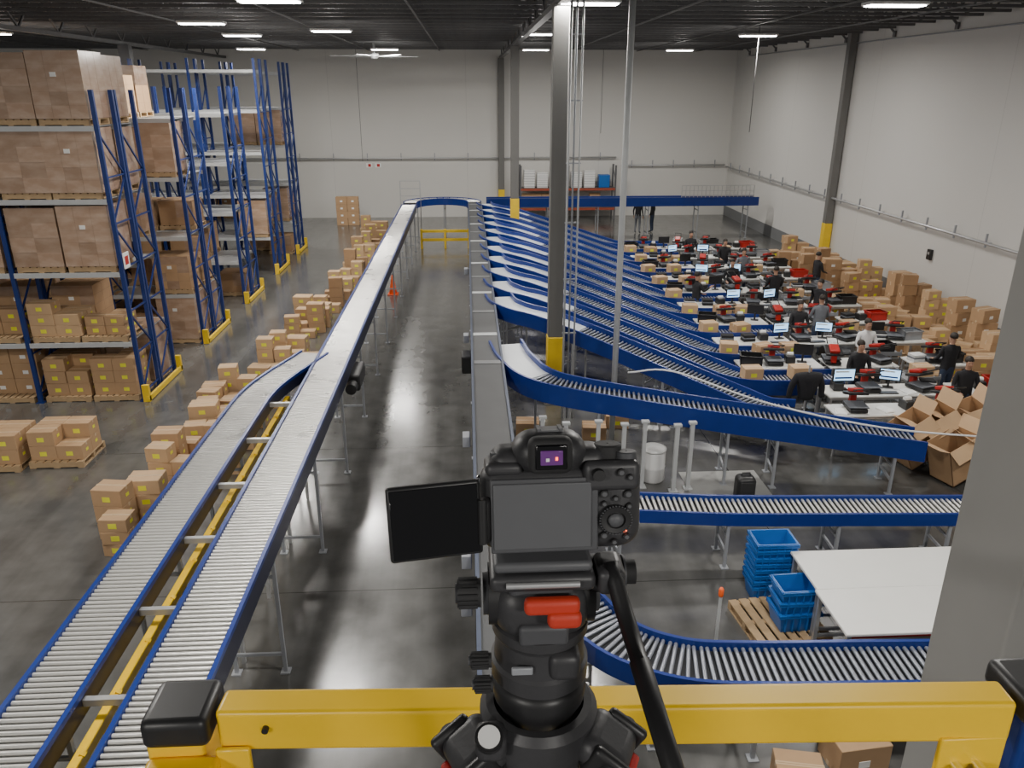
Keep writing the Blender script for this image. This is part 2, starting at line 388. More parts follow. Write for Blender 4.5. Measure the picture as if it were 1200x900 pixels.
cc=conveyor('belt_conveyor','long dark belt sorting conveyor with narrow divert plates and blue rails',cpath,.55,.32,TRUNK,BLUE,legs=[1.2+3*i for i in range(12)],bed='belt')
for i in range(13):
    y=14.6+i*1.9; part('divert_plate',MB().box(.06,.58,y,y+.2,ZC+.002,ZC+.010,PALE if i%2==1 else DIVP),cc)
for y in (7.2,8.1,11.5,17,24): part('junction_box',MB().rbox((-.10,y,ZC-.20),(.12,.24,.18),LEGM,.01,2),cc,'grey metal control box')
part('drive_guard',MB().rbox((-.1,16.5,1.35),(.22,.5,.4),BLACK,.03,2),cc)
mo=thing('drive_motor','black drive motor box hanging under the roller conveyor','motor',(-2.3,15.3,1.3))
part('housing',MB().rbox((-2.36,15.3,1.5),(.26,.9,.34),BLACK,.04,3),mo); part('gearbox',MB().cyl((-2.36,14.75,1.5),(-2.36,14.5,1.5),.11,BLACK,14),mo)
yg=thing('guard_rail','yellow steel guard rail running below the two roller conveyors','railing',(-3.6,4,0))
for x,z in ((-3.42,1.62),(-3.56,1.38),(-3.74,1.10)): part('rail',MB().rbox((x,8.7,z),(.09,10.2,.10),YEL,.01,1),yg)
for i in range(14): part('post',MB().bar((-3.80,3.9+i*.74,1.02),(-3.38,3.9+i*.74,1.68),.05,.05,YEL),yg)
for i in range(5): part('foot',MB().box(-3.78,-3.71,4.1+i*2.3,4.17+i*2.3,0,1.1,YEL),yg)
mb=MB().bar((-.38,0,1.86),(.36,0,1.86),.06,.07,GALV); mb.bar((.25,0,0),(.25,0,1.84),.05,.05,GALV)
ct=thing('cross_brace','grey steel cross brace tying two conveyors together','brace',(-3.28,5.8,0),mb,group='cross braces',local=True)
for y in (7.1,8.5,9.9,11.4,12.9): dup(ct,(-3.28,y,0))
NL=12
for j in range(NL):
    Ye=12.65+1.83*j
    if j==0:
        Ys=15.1; pts=[(.74,Ys+.9,1.9),(.9,Ys-.1,1.88),(1.3,Ys-.95,1.80),(2.3,13.75,1.66),(5,13.3,1.32),(8.2,12.7,.98)]
    else:
        Ys=19.2+1.80*(j-1); Ye=12.65+1.83*min(j,NL-1)
        b=Vector((5.4,Ye+.80,1.0)); m1=Vector((1.95,Ys-1.05,1.83)); m2=m1.lerp(b,.5)+Vector((.05,.04,0))
        pts=[(.74,Ys+.9,1.9),(.86,Ys+.2,1.9),(1.25,Ys-.42,1.88),tuple(m1),tuple(m2),tuple(b),(6.0,Ye+.17,.89),(6.65,Ye,.86)]
        if j>1: pts.append((8.3,Ye,.85))
    P=smooth(pts,7)
    at,L=sampler(P)
    conveyor('sorting_lane','blue sided decline roller lane curving down to a packing station',P,.64,.28 if j==0 else .24,BLUE,None,.095,0,[1.3,3.2,5.6,L-2.6,L-.5],group='sorting lanes',up=.11,slide=1.9 if j==0 else 3.2,rollm=ROLL2)
bt=conveyor('belt_conveyor','elevated blue belt conveyor crossing near the rear wall',[(.9,39.3,1.95),(5,39.3,1.95),(9,39.3,1.95),(14.4,39.3,1.95)],.7,.34,BLUE,None,legs=[.5,3,5.5,8,10.5,13],bed='belt',up=.08)
mb=MB()
for i in range(19): mb.bar((10.5+i*.2,38.9,2.03),(10.5+i*.2,38.9,2.6),.025,.025,GALV)
for z in (2.1,2.35,2.6): mb.bar((10.5,38.9,z),(14.1,38.9,z),.03,.03,GALV)
part('wire_guard',mb,bt,'pale wire mesh side guard')
cg=thing('access_gate','pale steel gate frame at the conveyor bend','gate',(-2.9,38.8,0))
mb=MB()
for x in (-3.25,-2.3): mb.bar((x,38.9,0),(x,38.9,2.9),.05,.05,GALV)
for z in (2.2,2.55,2.9): mb.bar((-3.25,38.9,z),(-2.3,38.9,z),.04,.04,GALV)
part('frame',mb,cg)
yb=thing('safety_barrier','low yellow floor barrier beneath the conveyor bend','barrier',(-1,37,0))
for z in (.35,.75): part('rail',MB().box(-2.2,.05,36.95,37.05,z,z+.12,YEL2),yb)
for x in (-2.2,-1.1,0): part('post',MB().box(x-.05,x+.05,36.93,37.07,0,.9,YEL2),yb)
hp=smooth([(.75,9.6,1.2),(1.3,10.35,1.1),(2.3,10.62,1.0),(4,10.56,.92),(6,10.45,.92),(7.95,10.35,.92),(9.6,10.3,.92)],6)
conveyor('roller_conveyor','blue railed roller conveyor with bright steel rollers on short legs',hp,.52,.16,BLUE,None,.085,90,[1.9,3.6,5.3,7.0,8.6],up=.05)
bp_=smooth([(.75,9.0,1.25),(1.15,8.2,1.12),(1.6,7.45,1.02),(2.3,7.02,1.0),(3.2,6.9,1.0),(4.2,6.86,1.0),(5.6,6.8,1.0),(7.2,6.75,1.0)],6)
conveyor('roller_conveyor','curved blue railed roller conveyor bending into a straight run',bp_,.62,.2,BLUE,None,.085,90,[1.0,2.4,3.4,4.4,5.4],up=.07,rollm=ROLL2)
pole('air_hose','thin white air line looping above the blue lane',smooth([(3.1,14.5,1.75),(3.9,14.1,1.9),(5.5,13.4,1.5),(7.5,12.8,1.2),(9.6,12.3,1.15)],6),.018,WHT,'hose')
for x,y in ((2.3,13.05),(2.75,12.9),(3.15,13.0),(3.7,12.8),(4.0,12.9),(1.3,13.3),(1.7,13.0)):
    mb=MB().cbox((x,y,.66),(.07,.07,1.32),PALE); mb.cbox((x,y,.01),(.16,.16,.02),PALE); mb.cbox((x,y,1.34),(.14,.1,.04),PALE)
    thing('support_post','short pale steel support post on the floor','post',(x,y,0),mb,group='support posts')

# ---------------- pallet & cartons ----------------
mb=MB()
for i in range(7): mb.box(-.52+i*.154,-.52+i*.154+.115,-.5,.5,.115,.135,WOOD)
for y in (-.5,-.04,.42): mb.box(-.52,.52,y,y+.08,.02,.115,WOOD)
for i in (0,3,6): mb.box(-.52+i*.154,-.52+i*.154+.115,-.5,.5,0,.02,WOOD)
PAL=thing('wooden_pallet','bare softwood shipping pallet on the floor','pallet',(4.2,8.85,0),mb,group='pallets',local=True)
def carton_mesh(mb,w,d,h,m,lab,M=None):
    if M is None: mb.rbox((0,0,h/2),(w,d,h),m,.006,1,smooth=False)
    else: mb.box(-w/2,w/2,-d/2,d/2,0,h,m,M)
    e=.0015
    mb.box(-w/2-e,w/2+e,-.025,.025,h-.06,h+e,TAPE,M); 
    mb.box(-w/2+.01,w/2-.01,-.003,.003,h,h+.002,CARD2,M)
    mb.box(-w/2-e,-w/2,-.025,.025,0,.06,TAPE,M)
    if lab: mb.box(-.07,.06,-d/2-.003,-d/2,h*.3,h*.3+.09,lab,M); mb.box(w/2,w/2+.003,-.05,.04,h*.4,h*.4+.06,lab,M)
    return mb
CS=[(.5,.4,.30,CARD,LABY),(.56,.42,.26,CARD3,LABY),(.45,.36,.33,CARD2,None),(.6,.42,.38,CARD,LABW),(.42,.34,.28,CARD3,LABY),(.44,.36,.22,CARD,LABY)]
CT=[]
for w,d,h,m,l in CS:
    CT.append(thing('carton','brown taped cardboard carton','carton',(0,0,0),carton_mesh(MB(),w,d,h,m,l),local=True))
ncart=[0,0]; FARM={}
def carton(k,x,y,z,rz,group,label,far=False):
    if far:
        w,d,h,m,l=CS[k]; FARM.setdefault(group,MB()); carton_mesh(FARM[group],w,d,h,m,l,Matrix.Translation((x,y,z))@Matrix.Rotation(rz,4,'Z')); ncart[1]+=1; return
    o=dup(CT[k],(x,y,z),rz,label=label); o['group']=group; ncart[0]+=1; return o
def stack(x,y,z,nx,ny,heights,k,group,label,jit=.03,far=False):
    w,d,h=CS[k][:3]; w+=.012;d+=.012
    for i in range(nx):
        for jj in range(ny):
            hh=heights[(i*ny+jj)%len(heights)]
            for q in range(hh):
                carton(k,x+(i-(nx-1)/2)*w,y+(jj-(ny-1)/2)*d,z+q*(h+.003),random.uniform(-jit,jit),group,label,far)
def pal(x,y,z,g='pallets'):
    o=dup(PAL,(x,y,z+.001),random.uniform(-.02,.02)); o['label']='wooden pallet carrying brown cartons'; return o
g='cartons staged beside the conveyor'; lb='brown taped carton with yellow label stacked beside the conveyor'
y=11.3; i=0
while y<39.5:
    if y<12.5: xb=-5.75
    elif y<19: xb=-5.6
    else: xb=-5.05+ (y-19)*.028
    k=random.choice((0,4,5,1,4,5,2)); 
    if not (18.4<y<19.2 or 21.9<y<22.6 or 30.2<y<30.9):
        hs=[random.choice((1,1,2,2,3)) for _ in range(2)]
        if i%4==0: hs=[3,2]
        nx=2 if y>12.4 else 1
        stack(xb+random.uniform(-.22,.22),y,0,nx,1,hs,k,g,lb,.16,far=y>36)
        if y>13 and y<20 and i%2: stack(xb+.85,y,0,1,1,[2],4,g,lb,.07)
    y+=.56 if y<24 else .85; i+=1
for x,y in ((-9.35,14.75),(-8.2,14.9)):
    pal(x,y,0); stack(x,y,.137,2,2,[1,2,2,2] if x<-9 else [2,2,1,2],0,'cartons on a low pallet','brown carton with yellow label on a low floor pallet')

def load(nx,ny,nz,W,D,H,m):
    mb=MB()
    for i in range(nx):
        for j in range(ny):
            for k in range(nz):
                if 0<i<nx-1 and 0<j<ny-1: continue
                w=W/nx;d=D/ny;h=H/nz; q=random.uniform(0,.008)
                mb.box(-W/2+i*w+.004,-W/2+(i+1)*w-.004,-D/2+j*d+.004+q*(j==0),-D/2+(j+1)*d-.004,.14+k*h+.003,.14+(k+1)*h-.003,m)
    mb.box(-W/2+.006,W/2-.006,-D/2+.01,D/2-.006,.14,.14+H-.006,WRAP2)
    if nx==3: mb.box(-.1,.02,-D/2-.004,-D/2+.012,.14+H*.62,.14+H*.62+.09,LABW)
    return mb
LD=[]
for nx,ny,nz,W,D,H,m in ((3,3,5,1.10,1.04,1.34,WRAP),(2,3,4,1.08,1.04,1.30,WRAP),(3,2,4,1.0,.98,.95,CARD),(2,2,3,.98,.96,.7,CARD2)):
    r=thing('pallet_load','stretch wrapped block of brown cartons on a pallet in the rack','pallet load',(0,0,0),group='pallet loads in the racking')
    part('carton_block',load(nx,ny,nz,W,D,H,m),r,local=True)
    po=bpy.data.objects.new('pallet',PAL.data); COL.objects.link(po); po.parent=r
    LD.append(r)

# ---------------- racks ----------------
LV=[1.48,3.13,4.75,6.28]
BW=2.42
def frame(mb,x,y0,D,H):
    for y in (y0,y0+D): mb.box(x-.045,x+.045,y-.04,y+.04,0,H,RACKB); mb.box(x-.09,x+.09,y-.08,y+.08,0,.012,RACKB)
    z=.2;s=0
    while z+1.0<H:
        a,b=(y0,y0+D) if s%2==0 else (y0+D,y0)
        mb.bar((x,a,z),(x,b,z+.95),.035,.035,RACKB); mb.bar((x,y0,z),(x,y0+D,z),.035,.035,RACKB); z+=1.0;s+=1
def rack(Y0,D2,nb,H):
    r=thing('pallet_rack','tall blue pallet racking row with pale beams and wire decks','racking',(-7.85,Y0,0),group='pallet racking rows')
    D=(D2-.14)/2; lv=LV if H<7.5 else LV+[7.7]
    for i in range(nb+1):
        x=-7.85-i*BW
        for y0 in (Y0,Y0+D+.14):
            mb=MB(); frame(mb,x,y0,D,H); part('upright_frame',mb,r)
    for i in range(nb):
        xa=-7.85-i*BW-.05; xb=-7.85-(i+1)*BW+.05
        for z in lv:
            for y0 in (Y0,Y0+D+.14):
                for y in (y0-.045,y0+D+.005): part('shelf_beam',MB().box(xb,xa,y,y+.04,z-.11,z-.0,PALE),r)
                mb=MB(); mb.box(xb+.05,xa-.05,y0,y0+D,z-.03,z-.012,GALV); part('wire_deck',mb,r)
    mb=MB(); x=-7.74
    mb.box(x,x+.06,Y0-.12,Y0+D2+.12,.02,.14,YEL2)
    for y in (Y0-.1,Y0+D2+.02): mb.box(x-.1,x+.06,y,y+.09,0,.42,YEL2)
    part('end_guard',mb,r,'yellow steel rack end protector')
    return r,D
RK=[(18.0,2.1,2,7.0),(22.6,2.1,3,7.05),(27.2,2.0,3,7.1),(31.9,1.9,2,8.1),(36.1,1.7,2,8.1)]
def xs(b): return (-7.85-b*BW-.66,-7.85-b*BW-BW+.66)
for ri,(Y0,D2,nb,H) in enumerate(RK):
    r,D=rack(Y0,D2,nb,H)
    for row,yc in enumerate((Y0+D/2,Y0+D+.14+D/2)):
        for b in range(nb):
            for x in xs(b):
                for li,z in enumerate([0]+LV):
                    if ri==0 and row==0:
                        if li in (0,1): continue
                        k=random.choice((0,1)); 
                    elif ri==0: 
                        if li==0 or (b==0 and li in(1,2)): 
                            if random.random()<.5: continue
                        k=random.choice((0,1,2))
                    elif ri<=1:
                        if random.random()<(.25 if li<3 else .5) and not (li==4 and b>0): continue
                        k=random.choice((0,1,2,3))
                    else:
                        if random.random()<(.40 if li<2 else .85) and not (ri==2 and li==4 and b>0): continue
                        k=random.choice((1,2,3))
                    if row==1 and ri>=2 and random.random()<.6: continue
                    dup(LD[k],(x+random.uniform(-.02,.02),yc,z+.002),random.uniform(-.015,.015))
g='cartons on rack pallets'; lb='brown carton with yellow label on a rack pallet'
yc=18.0+.49
for b in range(2):
    for si,x in enumerate(xs(b)):
        pal(x,yc,0); pal(x,yc,1.482)
        if b==0:
            stack(x,yc,.137,2,2,[3,3,2,3] if si else [3,2,3,3],0,g,lb,.06); stack(x,yc,1.62,2,2,[2,1,2,2] if si==0 else [3,2,2,2],1 if si else 5,g,lb,.08)
        else:
            stack(x,yc,.137,2,1,[3,3],3,g,lb); stack(x,yc,1.62,2,1,[2,2],0,g,lb)
for t in LD: erase(t)
sg=thing('rack_sign','small white sign with red mark on the rack end','sign',(-7.76,18.15,2.6),MB().box(-7.79,-7.77,18.0,18.3,3.2,3.55,LABW).box(-7.769,-7.765,18.06,18.24,3.28,3.47,RED))
g='cartons near the rear wall'
stack(-6.6,44.2,0,2,1,[4,4],3,g,'tall stack of brown cartons near the rear wall')
pal(-5.2,42.6,0); stack(-5.2,42.6,.137,2,1,[2,1],0,g,'brown cartons on a pallet near the rear wall')
cn=thing('traffic_cone','orange traffic cone standing under the conveyor','cone',(-2.79,28.2,0))
part('cone_body',MB().lathe([(.15,.03),(.11,.25),(.06,.55),(.03,.72),(.001,.73)],ORANGE,16),cn,local=True); part('base',MB().rbox((0,0,.02),(.38,.38,.04),ORANGE,.01,1),cn,local=True)
rr_=thing('storage_rack','low storage rack with red-brown beams holding pale bins','rack',(3.0,45.6,0))
for x in (3.0,5.7,8.4):
    mb=MB()
    for y in (45.5,46.4): mb.box(x-.05,x+.05,y-.04,y+.04,0,3.0,COLD)
    for q in range(3): mb.bar((x,45.5,.3+q*.9),(x,46.4,1.1+q*.9),.03,.03,COLD)
    part('upright_frame',mb,rr_)
for z in (.65,1.75):
    part('shelf',MB().box(3.0,8.4,45.45,45.52,z-.13,z,RBEAM).box(3.0,8.4,46.38,46.45,z-.13,z,RBEAM).box(3.0,8.4,45.5,46.4,z-.02,z,COLD),rr_)
mb=MB().rbox((0,0,.5),(.62,.6,1.0),WHT,.03,2); 
for q in range(7): mb.box(-.32,.32,-.31,-.29,.08+q*.14,.1+q*.14,LEGM)
tb=thing('plastic_bin','stack of pale grey nested plastic bins on the rack','bin',(3.5,45.95,1.752),mb,group='bins on the rear rack',local=True)
for i,x in enumerate((4.25,5.15,6.2,6.95)): dup(tb,(x,45.95,1.752),sc=(1,1,.85+.1*(i%2)))
mb=MB().rbox((0,0,.35),(.62,.6,.7),CRATE,.03,2); tb=thing('plastic_bin','blue plastic bins on the rear rack','bin',(7.8,45.95,1.752),mb,group='bins on the rear rack',local=True)
stack(3.9,45.95,.652,3,1,[2,2,2],3,g,'brown cartons on the rear rack'); stack(7.0,45.95,.652,2,1,[1,2],3,g,'brown cartons on the rear rack')
for x,z in ((-5.1,2.95),(-5.6,2.95)):
    thing('wall_sign','small white wall sign with red mark','sign',(x,YB,z),MB().box(x-.17,x+.17,YB-.02,YB,z-.12,z+.12,LABW).box(x-.06,x+.1,YB-.024,YB-.02,z-.08,z+.08,RED),group='wall signs')
for y,z in ((25,1.9),(18.8,1.5)):
    thing('wall_panel','small dark control panel on the side wall','panel',(XR,y,z),MB().rbox((XR-.05,y,z),(.1,.22,.34),BLACK,.01,1).box(XR-.104,XR-.1,y-.05,y+.05,z,z+.08,GALV),group='side wall panels')

# ---------------- packing area ----------------
def table(x0,x1,y0,y1,h,label,group,legm=None,skirt=None):
    t=thing('work_table',label,'table',((x0+x1)/2,(y0+y1)/2,0),group=group)
    part('table_top',MB().rbox(((x0+x1)/2,(y0+y1)/2,h-.02),(x1-x0,y1-y0,.04),WHITE,.008,1),t)
    for x in (x0+.06,x1-.06):
        for y in (y0+.06,y1-.06): part('leg',MB().box(x-.025,x+.025,y-.025,y+.025,0,h-.04,legm or GALV),t)
    for y in (y0+.06,y1-.06):
        part('apron',MB().box(x0+.08,x1-.08,y-.015,y+.015,h-.1,h-.04,skirt or GALV),t); part('brace',MB().box(x0+.08,x1-.08,y-.015,y+.015,.2,.24,GALV),t)
    return t
g='packing tables'
rowsY=[15.5+1.83*k for k in range(10)]
for k,y in enumerate(rowsY):
    table(8.45 if k else 7.6,10.1 if k%2 else 10.25,y-.36,y+.36,.88,'white topped packing table with steel legs',g)
    if k: table(6.35,8.3,y-.34,y+.36,.88,'white topped packing table beside a roller lane',g)
    table(10.5,11.85,y-.36,y+.36,.88,'short white topped side table beside the packing row',g)
table(7.3,10.2,14.1,14.75,.88,'white topped packing table close to the blue lane',g)
mo=thing('monitor','thin black monitor with a glowing pale blue screen','monitor',(8.05,15.55,.882),group='packing monitors')
part('bezel',MB().rbox((0,0,.34),(.50,.03,.30),BLACK,.008,2),mo,local=True)
part('screen',MB().box(-.22,.22,-.018,-.015,.22,.47,SCR).box(-.2,.1,-.0195,-.018,.4,.44,LABW).box(-.2,.18,-.0195,-.018,.26,.3,BLUE),mo,'lit pale blue screen',local=True)
part('stand',MB().cbox((0,.03,.12),(.05,.03,.24),BLACK).rbox((0,.03,.01),(.24,.16,.02),BLACK,.005,1),mo,local=True)
for k,y in enumerate(rowsY):
    for x in (8.0,9.15):
        if k==0 and x==8.0: continue
        if k%2==1 and x>9: continue
        dup(mo,(x+random.uniform(-.1,.1),y+.12,.881),random.uniform(-.45,.45)+(math.pi if k%2 else 0),sc=.9)
hp_=thing('heat_press','black and red clamshell heat press on a packing table','press',(0,0,0),group='heat presses')
part('base',MB().rbox((0,0,.06),(.36,.5,.08),BLACK,.02,2).cbox((0,.2,.2),(.12,.1,.3),RED),hp_,local=True)
part('lower_platen',MB().rbox((0,-.04,.13),(.4,.4,.03),CLG,.01,1),hp_,local=True)
part('upper_platen',MB().rbox((0,-.02,.34),(.4,.4,.06),BLACK,.02,2,M=Matrix.Rotation(-.3,4,'X')).rbox((0,0,.41),(.22,.3,.08),RED,.02,2,M=Matrix.Rotation(-.3,4,'X')),hp_,local=True)
part('handle',MB().tube([(-.12,-.1,.45),(-.12,-.3,.55),(.12,-.3,.55),(.12,-.1,.45)],.014,BLACK),hp_,local=True)
pr_=thing('label_printer','small black desktop label printer on a packing table','printer',(0,0,0),group='label printers')
part('body',MB().rbox((0,0,.09),(.22,.28,.18),BLACK,.02,2),pr_,local=True); part('label_roll',MB().cyl((-.07,.02,.2),(.07,.02,.2),.05,LABW,14),pr_,local=True)
kb=thing('keyboard','black computer keyboard lying on a packing table','keyboard',(0,0,0),MB().rbox((0,0,.012),(.42,.14,.02),BLACK,.004,1).box(-.2,.2,-.06,.06,.021,.026,CAMGRY),group='keyboards',local=True)
ps_=thing('paper_stack','loose stack of white papers on a packing table','paper',(0,0,0),MB().cbox((0,0,.012),(.22,.3,.024),LABW).cbox((.03,.02,.027),(.22,.29,.006),LABW,Matrix.Rotation(.2,4,'Z')),group='paper stacks',local=True)
fgs=[]
for vi,cols in enumerate(((CLW,CLB,CLG,CLW,CLB),(CLB,CLB,CLG,CLB,CLB),(CLW,CLW,CLG,CLW,CLW))):
    fg=thing('garment_pile','pile of folded clothing on a packing table','clothing',(0,0,0),group='folded garments')
    fgw=MB()
    for q in range(5): fgw.rbox((random.uniform(-.01,.01),0,.02+q*.035),(.32,.26,.036),cols[q],.015,2)
    part('folded_cloth',fgw,fg,local=True); fgs.append(fg)
cr_mb=lambda m:(MB().box(-.25,.25,-.18,.18,0,.015,m).box(-.25,-.235,-.18,.18,0,.24,m).box(.235,.25,-.18,.18,0,.24,m).box(-.25,.25,-.18,-.165,0,.24,m).box(-.25,.25,.165,.18,0,.24,m).box(-.27,.27,-.2,-.165,.21,.24,m).box(-.27,.27,.165,.2,.21,.24,m).box(-.27,-.235,-.2,.2,.21,.24,m).box(.235,.27,-.2,.2,.21,.24,m))
rb=thing('tote_box','small red open plastic tote','tote',(0,0,0),cr_mb(RED),group='red totes',local=True)
bb=thing('tote_box','small black open plastic tote','tote',(0,0,0),cr_mb(BLACK),group='black totes',local=True)
wb=thing('tote_box','small grey open plastic tote','tote',(0,0,0),cr_mb(LEGM),group='grey totes',local=True)
stl=thing('work_stool','black padded work stool on a steel base','stool',(0,0,0),group='work stools')
part('seat',MB().rbox((0,0,.62),(.38,.38,.07),BLACK,.03,3).rbox((0,.19,.86),(.34,.05,.24),BLACK,.02,3).bar((0,.17,.6),(0,.2,.8),.05,.02,BLACK),stl,local=True)
mb=MB().cyl((0,0,.08),(0,0,.6),.025,GALV,10)
for q in range(5): a=q*1.2566; mb.bar((0,0,.1),(math.cos(a)*.27,math.sin(a)*.27,.05),.035,.03,BLACK); mb.cyl((math.cos(a)*.27-.01,math.sin(a)*.27,.027),(math.cos(a)*.27+.01,math.sin(a)*.27,.027),.026,BLACK,10)
part('base',mb,stl,local=True)
crt_=thing('utility_cart','grey two shelf utility cart loaded with goods','cart',(0,0,0),group='utility carts')
mb=MB()
for x in (-.38,.38):
    for y in (-.24,.24): mb.box(x-.015,x+.015,y-.015,y+.015,.1,.95,LEGM); mb.cyl((x-.015,y,.05),(x+.015,y,.05),.05,BLACK,10)
mb.tube([(-.38,-.24,.93),(-.5,-.24,1.02),(-.5,.24,1.02),(-.38,.24,.93)],.012,LEGM); part('frame',mb,crt_,local=True)
for z in (.22,.8): part('shelf',MB().box(-.4,.4,-.26,.26,z,z+.03,LEGM).box(-.4,.4,-.26,-.245,z,z+.1,LEGM).box(-.4,.4,.245,.26,z,z+.1,LEGM),crt_,local=True)
U=random.uniform
g2='cartons around packing stations'; lb2='brown cardboard carton beside a packing station'
for k,y in enumerate(rowsY):
    r0=(math.pi if k%2 else 0)
    dup(hp_,(8.6,y,.881),r0+U(-.3,.3)); dup(hp_,(9.75,y-.02,.881),U(-.4,.4))
    if k: dup(hp_ if k%2 else fgs[1],(7.2,y+.02,.881),U(-.2,.2)); dup((fgs[0],bb,fgs[1],bb)[k%4],(6.65,y+.02,.881),U(-.4,.4))
    if k%2==0: dup(kb,(8.95,y-.2,.881),U(-.1,.1)); dup(kb,(7.95,y-.2,.881),U(-.1,.1)) if k else None
    dup(pr_,(7.62 if k else 7.95,y+.1,.881),U(-.2,.2)); dup(ps_,(9.4,y-.18,.881),U(-.6,.6))
    dup(fgs[k%2],(9.3 if k%2 else 9.98,y+.12,.881),U(-.3,.3))
    dup(fgs[(k+1)%3],(10.72,y+.05,.881),U(-.3,.3)); dup((rb,bb,wb)[k%3],(11.5,y,.881),U(-.2,.2)); dup(hp_ if k%3 else pr_,(11.08,y-.0,.881),U(-.3,.3))
    dup(stl,(9.1+U(-.15,.15),y+.88,0),U(-2,2)); dup(stl,(11.2+U(-.15,.15),y-.8,0),U(-2,2)) if k%3==0 else None
    dup(crt_,(10.3+U(-.1,.1),y+.92,0),U(-.25,.25)); 
    if k%2: dup((bb,rb)[k//2%2],(10.3,y+.92,.832),U(-.1,.1))
    else: carton(4,10.3,y+.92,.832,U(-.2,.2),g2,'small brown carton on a utility cart')
for x in (7.8,9.7): dup(hp_,(x,14.42,.881),U(-.2,.2))
dup(ps_,(8.4,14.35,.881),.3); dup(pr_,(8.9,14.45,.881),.1); dup(fgs[1],(9.25,14.4,.881),.1); dup(ps_,(7.45,14.3,.881),-.3)
for t in (hp_,pr_,kb,ps_,rb,bb,wb,stl,crt_,*fgs): erase(t)
for k,y in enumerate(rowsY):
    for x in (11.6,6.4,7.3):
        if k and random.random()<.8:
            if x==11.6: stack(x+U(-.2,.3),y+.85,0,1,1,[random.choice((1,2,3))],random.choice((0,1,3)),g2,lb2,.2)
            else: carton(random.choice((4,5)),x+U(-.1,.1),y-1.02,.90,U(-.35,.35),g2,'small carton travelling on a packing lane')
    if k>1 and k%2==0: carton(5,7.9,y-1.02,.90,U(-.2,.2),g2,'small carton travelling on a packing lane')
g='cartons along the side wall'; lb='brown carton stacked on pallets along the side wall'
yy=16.0; i=0
while yy<33:
    far=yy>24.5
    for x in (12.45,13.5,14.4):
        if x<13 and (random.random()<.25): continue
        if x>14 and (yy<17 or 31<yy<34): continue
        k=random.choice((0,4,3,1,2)); h=random.choice((1,1,2,2,3)) if yy<25 else random.choice((1,2,3,4))
        if x>14: h=min(h+1,4)
        pal(x,yy,0); z=.137
        stack(x+U(-.08,.08),yy+U(-.12,.12),z,2 if k!=3 or x<14 else 1,1,[h,max(1,h-1)],k,g,lb,.3,far)
        if not far and random.random()<.7: carton(4,x+U(-.25,.25),yy-.47,z,U(-.8,.8),g,lb)
    yy+=1.14; i+=1
for gname,mbx in FARM.items():
    thing('carton_heap','distant mass of stacked brown cartons','cartons',(0,30,0),mbx,kind='stuff')
def opencarton():
    mb=MB(); w,d,h=.6,.45,.5
    for a in ((-w/2,-w/2+.008,-d/2,d/2),(w/2-.008,w/2,-d/2,d/2),(-w/2,w/2,-d/2,-d/2+.008),(-w/2,w/2,d/2-.008,d/2)): mb.box(a[0],a[1],a[2],a[3],0,h,CARD)
    mb.box(-w/2,w/2,-d/2,d/2,0,.01,CARD2)
    fl=.22
    for sx in (-1,1):
        mb.add([(sx*w/2,-d/2,h),(sx*w/2,d/2,h),(sx*(w/2+fl*.8),d/2,h+.1),(sx*(w/2+fl*.8),-d/2,h+.1)],[(0,1,2,3)],CARD3)
        mb.add([(-w/2,sx*d/2,h),(w/2,sx*d/2,h),(w/2,sx*(d/2+fl*.7),h-.12),(-w/2,sx*(d/2+fl*.7),h-.12)],[(0,1,2,3)],CARD3)
    return mb
oc=thing('open_carton','tall open cardboard carton with flaps spread, leaning','carton',(8.8,13.6,.22),opencarton(),group='open cartons',local=True)
oc.rotation_euler=(0,-.5,.2); oc.scale=(1.2,1.1,1.8)
for i,(x,y,z,rz,ry,s) in enumerate(((9.35,13.65,.24,.1,-.5,(1.2,1.3,2.0)),(9.95,13.6,.25,-.1,-.45,(1.2,1.3,2.1)),(10.5,13.5,.22,.0,-.35,(1.2,1.3,2.0)),(9.2,12.95,.16,.3,-.35,(1.2,1.2,1.6)),(9.85,12.85,.08,.0,-.15,(1.3,1.3,1.7)),(10.6,12.7,0,.4,0,1.5),(11.1,13.6,0,.2,0,1.7),(11.5,12.8,0,-.2,0,1.5),(12.1,13.7,0,.5,0,1.5),(10.3,14.2,.14,.2,-.25,(1.2,.9,1.8)))):
    dup(oc,(x,y,z),rz,sc=s,ry=ry)
g='large white tables'
table(4.45,7.3,8.42,9.32,.9,'large white topped work table beside blue crates',g,skirt=GALV)
table(4.42,7.3,7.5,8.415,.9,'large white work table with red edged apron',g,skirt=RED)
mbc=MB(); m=CRATE
mbc.add([(-.24,-.17,0),(.24,-.17,0),(.24,.17,0),(-.24,.17,0),(-.29,-.21,.3),(.29,-.21,.3),(.29,.21,.3),(-.29,.21,.3),(-.27,-.19,.3),(.27,-.19,.3),(.27,.19,.3),(-.27,.19,.3),(-.22,-.15,.02),(.22,-.15,.02),(.22,.15,.02),(-.22,.15,.02)],
 [(3,2,1,0),(0,1,5,4),(1,2,6,5),(2,3,7,6),(3,0,4,7),(4,5,9,8),(5,6,10,9),(6,7,11,10),(7,4,8,11),(8,9,13,12),(9,10,14,13),(10,11,15,14),(11,8,12,15),(12,13,14,15)],m)
for z in (.245,.275): mbc.box(-.305,.305,-.225,-.205,z,z+.018,m).box(-.305,.305,.205,.225,z,z+.018,m).box(-.305,-.285,-.22,.22,z,z+.018,m).box(.285,.305,-.22,.22,z,z+.018,m)
for q in range(5): mbc.box(-.2+q*.1-.008,-.2+q*.1+.008,-.218,-.18,.03,.27,m)
crt=thing('plastic_crate','blue nesting plastic crate in a stack beside white table','crate',(4.28,9.55,.0),mbc,group='blue plastic crates',local=True)
